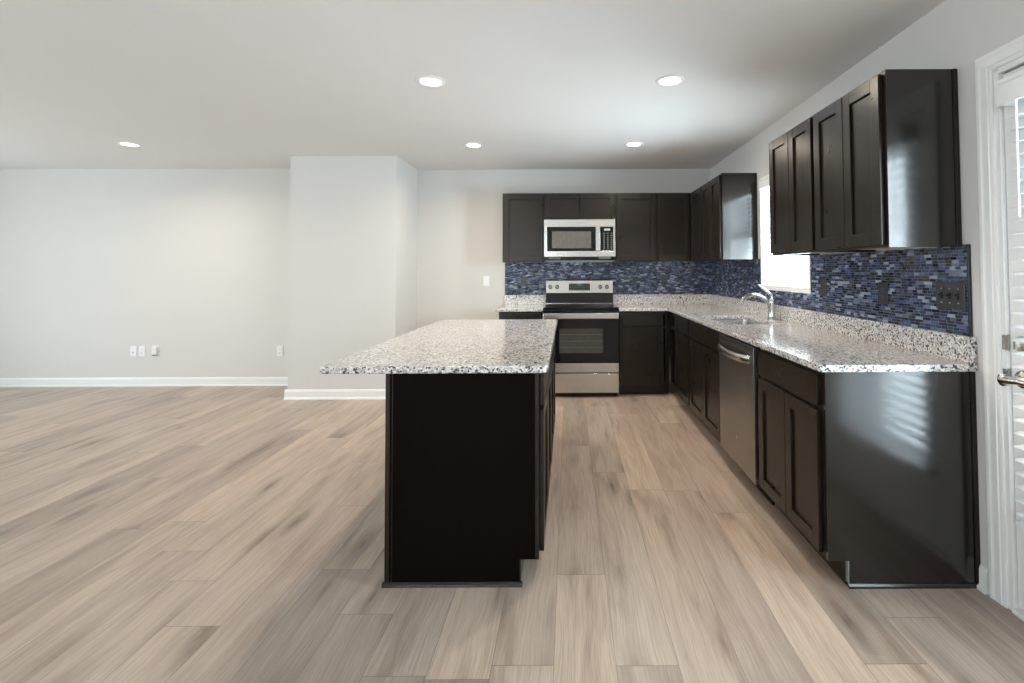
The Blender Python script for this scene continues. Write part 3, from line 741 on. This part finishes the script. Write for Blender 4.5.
# backguard: black foot and a tilted stainless control fascia
b = new(); prism(b, [(B-.012, .885), (B-.085, .885), (B-.085, .905), (B-.062, 1.018), (B-.012, 1.018)], 'x', RX0+.004, RX1-.004); obj('backguard_foot', b, 'black', rg, .002)
b = new(); box(b, RX0+.004, RX1-.004, B-.0865, B-.082, .903, .907); obj('chrome_strip', b, 'chrome', rg)
b = new(); prism(b, [(B-.012, 1.018), (B-.072, 1.018), (B-.055, 1.158), (B-.045, 1.172), (B-.012, 1.172)], 'x', RX0, RX1); bgd = obj('control_panel', b, 'steel', rg, .003)
def on_fascia(x, z, out): # point on the tilted face
    s = (z-1.018)/.140; return (x, B-.072 + .017*s - out, z)
b = new(); sl = .017/.140
prism(b, [(B-.072+sl*.030-.004, 1.048), (B-.072+sl*.108-.004, 1.126), (B-.072+sl*.108+.004, 1.126), (B-.072+sl*.030+.004, 1.048)], 'x', .010, .248)
dsp = obj('display', b, 'display', bgd, .001, label='black display with rows of touch keys')
b = new()
for i in range(9):
    for k in range(3):
        if 3 <= i <= 5 and k == 2: continue
        zc = 1.060 + k*.024; p = on_fascia(.030 + i*.0248, zc, .0050); box(b, p[0]-.007, p[0]+.007, p[1]-.0006, p[1]+.003, zc-.0035, zc+.0035)
obj('key_marks', b, 'mark', dsp)
b = new(); p = on_fascia(.129, 1.110, .005); box(b, .098, .160, p[1]-.0006, p[1]+.002, 1.100, 1.118); obj('clock', b, simple('clock_window', (.12, .22, .20), .2), dsp)
for kx in (-.205, -.125, .365, .440):
    p = on_fascia(kx, 1.088, 0)
    b = new(); lathe(b, (kx, p[1], 1.088), (0, -1, -.12), [(.024, -.003), (.024, .004), (.020, .008), (.018, .028), (.016, .031), (.0, .032)]); 
    kn = obj('knob', b, 'steel', bgd, smooth=True)
    b = new(); box(b, kx-.002, kx+.002, p[1]-.034, p[1]-.030, 1.089, 1.103); obj('pointer', b, 'black', kn)
# oven door
b = new(); box(b, RX0+.001, RX1-.001, RYF-.030, RYF, .345, .872); od = obj('oven_door', b, 'blackglass', rg, .004, seg=3)
b = new(); box(b, RX0+.160, RX1-.160, RYF-.0315, RYF-.030, .445, .690); obj('oven_window', b, 'innerglass', od)
b = new()
for zz in (.50, .565, .63): box(b, RX0+.165, RX1-.165, RYF-.0322, RYF-.0316, zz-.0012, zz+.0012)
obj('oven_rack_lines', b, simple('rack_line', (.16, .15, .13), .4), od)
b = new(); box(b, RX0-.002, RX1+.002, RYF-.075, RYF-.055, .790, .848)
hd = obj('oven_handle', b, 'steel', od, .008, seg=4, label='wide flat stainless bar handle')
for xx in (RX0+.05, RX1-.05): bx('handle_post', (xx-.012, xx+.012, RYF-.058, RYF-.028, .805, .835), 'black', hd)
b = new(); box(b, RX0+.001, RX1-.001, RYF-.032, RYF, .252, .343); br = obj('lower_trim', b, 'steel', od, .003, label='stainless band below the oven glass')
b = new(); lathe(b, ((RX0+RX1)/2, RYF-.032, .298), (0, -1, 0), [(.017, 0), (.017, .0012), (.014, .0012), (.0135, .0004), (.0, .0004)]); obj('emblem', b, 'nickel', br)
b = new(); box(b, RX0+.001, RX1-.001, RYF-.030, RYF, .048, .240); obj('storage_drawer', b, 'steel', rg, .004, seg=3)
for xx in (RX0+.04, RX1-.04):
    for yy in (RYF+.06, B-.08):
        b = new(); cyl(b, (xx, yy, 0), (0, 0, 1), .018, .036, 12); obj('levelling_foot', b, 'black', rg)
b = new(); box(b, RX0+.01, RX1-.01, RYF+.03, RYF+.04, .005, .036); obj('kick_plate', b, 'black', rg)

# ------------------------------------------------------------------ microwave
MX0, MX1 = -.256, .508; MYF = 5.270; MZ0, MZ1 = 1.420, 1.822
mw = thing('microwave', 'stainless over-the-range microwave with black door window', 'microwave', ((MX0+MX1)/2, 5.46, MZ0))
b = new(); box(b, MX0, MX1, MYF+.022, B-.012, MZ0+.002, MZ1-.002); obj('body', b, 'black', mw, .002)
b = new(); box(b, MX0+.002, MX1-.002, MYF+.030, B-.05, MZ0-.032, MZ0); obj('vent_base', b, 'black', mw, .003)
for q in (MX0+.05, MX1-.18): bx('grease_filter', (q, q+.13, MYF+.024, MYF+.032, MZ0-.022, MZ0-.004), 'mark', mw)
b = new(); us = [MX0, MX0+.033, .347, MX1-.022, MX1]; zs = [MZ0, MZ0+.062, MZ1-.082, MZ1]
slab(b, [MX0, MX0+.033, MX1-.022, MX1], zs, lambda u, z: not (MX0+.033 < u < MX1-.022 and MZ0+.062 < z < MZ1-.082), 0, .022)
for v in b.verts: v.co = (v.co.x, MYF+.022-v.co.z, v.co.y)
sh = obj('front_frame', b, 'steel', mw, .003)
b = new(); box(b, MX0+.034, .296, MYF+.004, MYF+.018, MZ0+.063, MZ1-.083); dr = obj('door_glass', b, 'blackglass', mw, .001)
b = new(); box(b, MX0+.085, .248, MYF+.0030, MYF+.0039, MZ0+.092, MZ1-.128); obj('window_screen', b, simple('microwave_screen', (.11, .105, .095), .2, var=.1), dr)
b = new(); box(b, .302, .345, MYF-.035, MYF-.018, MZ0+.060, MZ1-.078); h_ = obj('door_handle', b, 'steel', mw, .006, seg=3)
b = new(); box(b, .297, .347, MYF+.004, MYF+.018, MZ0+.063, MZ1-.083); obj('handle_channel', b, 'steel', mw)
for zz in (MZ0+.085, MZ1-.105): bx('handle_post', (.315, .332, MYF-.019, MYF+.004, zz-.01, zz+.01), 'steel', h_)
b = new(); box(b, .348, MX1-.023, MYF+.003, MYF+.018, MZ0+.063, MZ1-.083); cp = obj('control_panel', b, 'blackglass', mw, .001)
b = new(); box(b, .388, .452, MYF+.0022, MYF+.0029, 1.700, 1.722); obj('clock', b, simple('microwave_clock', (.45, .50, .48), .3), cp)
b = new()
for r_ in range(8):
    for c_ in range(3):
        xx = .375 + c_*.040; zz = 1.672 - r_*.0245; box(b, xx+.002, xx+.022, MYF+.0022, MYF+.0029, zz-.004, zz+.004)
obj('keypad', b, 'mark', cp)
b = new(); lathe(b, ((MX0+MX1)/2, MYF, MZ1-.040), (0, -1, 0), [(.013, 0), (.013, .001), (.010, .001), (.0, .0004)]); obj('emblem', b, 'nickel', sh)

# ------------------------------------------------------------------ outlets and switches
def plate(name, label, cat, fr, u, z, mat, kind, group=None, w=.070, h=.115):
    t = thing(name, label, cat, fr.p(u, 0, z), group)
    b = new(); fr.b(b, u-w/2, u+w/2, .0005, .006, z-h/2, z+h/2); obj('cover_plate', b, mat, t, .002)
    dark = mat != 'plastic'
    if kind == 'outlet':
        for dz in (-.021, .021):
            b = new(); fr.b(b, u-.0165, u+.0165, .0055, .0075, z+dz-.014, z+dz+.014); rc = obj('receptacle', b, mat, t, .003)
            b = new()
            for du in (-.006, .006): fr.b(b, u+du-.001, u+du+.001, .0070, .0078, z+dz-.002, z+dz+.007)
            fr.b(b, u-.002, u+.002, .0070, .0078, z+dz-.010, z+dz-.006)
            obj('slot', b, 'black' if not dark else 'mark', rc)
    elif kind == 'switch':
        b = new(); fr.b(b, u-.016, u+.016, .0055, .0095, z-.033, z+.033); obj('rocker', b, mat, t, .002)
    elif kind == 'jack':
        b = new(); cyl(b, fr.p(u, .006, z-.012), Vector(fr.p(0, 1, 0)) - Vector(fr.p(0, 0, 0)), .007, .012, 14); obj('socket', b, 'screw', t, label='threaded metal cable socket')
    elif kind == 'toggles':
        for i, du in enumerate((-.046, 0, .046)):
            b = new(); fr.b(b, u+du-.005, u+du+.005, .0055, .007, z-.013, z+.013); tg_ = obj('toggle_slot', b, 'black', t)
            b = new(); fr.b(b, u+du-.004, u+du+.004, .006, .024, z-.002, z+.008); obj('toggle', b, mat, tg_, .001)
            for dz in (-.030, .030):
                b = new(); cyl(b, fr.p(u+du, .005, z+dz), Vector(fr.p(0, 1, 0)) - Vector(fr.p(0, 0, 0)), .0035, .0022, 10); obj('screw', b, 'screw', t)
    elif kind == 'box':
        b = new(); fr.b(b, u-.026, u+.026, .006, .030, z-.040, z+.046); bb_ = obj('plug_in_device', b, 'plastic', t, .006)
        b = new(); fr.b(b, u-.022, u+.018, .008, .026, z-.050, z-.040); obj('vent', b, 'darkplastic', bb_)
    return t
fl = FR('-y', BL); fk = FR('-y', B); fkt = FR('-y', B-TH); frt = FR('-x', W-TH)
plate('wall_plate', 'leftmost white wall plate low on the living room wall, with a cable socket', 'outlet', fl, -4.872, .390, 'plastic', 'jack')
plate('wall_outlet', 'white outlet low on the living room wall, middle of the cluster of three', 'outlet', fl, -4.775, .390, 'plastic', 'outlet')
plate('wall_outlet', 'white outlet with a plugged-in box, rightmost of the cluster of three', 'outlet', fl, -4.622, .392, 'plastic', 'box')
plate('wall_outlet', 'lone white outlet low on the living room wall near the projecting corner', 'outlet', fl, -3.233, .385, 'plastic', 'outlet')
plate('light_switch', 'white rocker switch on the kitchen back wall left of the cabinets', 'switch', fk, -.942, 1.157, 'plastic', 'switch')
plate('wall_outlet', 'dark outlet in the back wall tile left of the range', 'outlet', fkt, -.506, 1.150, 'darkplastic', 'outlet')
plate('wall_outlet', 'dark outlet in the back wall tile right of the range', 'outlet', fkt, 1.101, 1.165, 'darkplastic', 'outlet')
plate('wall_outlet', 'dark outlet in the right wall tile closest to the back corner', 'outlet', frt, 5.380, 1.180, 'darkplastic', 'outlet')
plate('light_switch', 'dark rocker switch in the right wall tile just past the sink window', 'switch', frt, 4.575, 1.180, 'darkplastic', 'switch')
plate('wall_outlet', 'dark outlet in the right wall tile just in front of the sink window', 'outlet', frt, 3.160, 1.160, 'darkplastic', 'outlet')
plate('wall_outlet', 'dark outlet in the right wall tile midway between window and triple switch', 'outlet', frt, 2.560, 1.150, 'darkplastic', 'outlet')
plate('light_switch', 'dark triple toggle switch plate in the tile beside the patio door', 'switch', frt, 2.112, 1.158, 'darkplastic', 'toggles', w=.162)

# ------------------------------------------------------------------ recessed ceiling lights
LG = 'recessed ceiling lights'
for x, y, lab in ((-.840, 3.005, 'recessed ceiling light over the near end of the island'), (.632, 3.001, 'recessed ceiling light over the aisle nearest the camera'),
                  (-.872, 4.54, 'recessed ceiling light over the far left of the kitchen, beyond the island'), (.612, 4.53, 'recessed ceiling light in front of the microwave and range'),
                  (-3.995, 4.47, 'recessed ceiling light alone over the living area')):
    t = thing('ceiling_light', lab, 'ceiling light', (x, y, C), LG)
    b = new(); lathe(b, (x, y, C), (0, 0, -1), [(.088, 0), (.088, .004), (.080, .008), (.066, .009), (.060, .002), (.058, 0)]); obj('trim_ring', b, 'plastic', t, smooth=True)
    b = new(); lathe(b, (x, y, C-.002), (0, 0, -1), [(.060, 0), (.058, .004), (.03, .006), (.0, .0065)]); obj('lens', b, 'lamp', t, smooth=True)
    area('lamp', (0, 0, -.012), (0, 0, -1), .11, .11, 9.0, (1.0, .86, .68), t, 'DISK', 160)
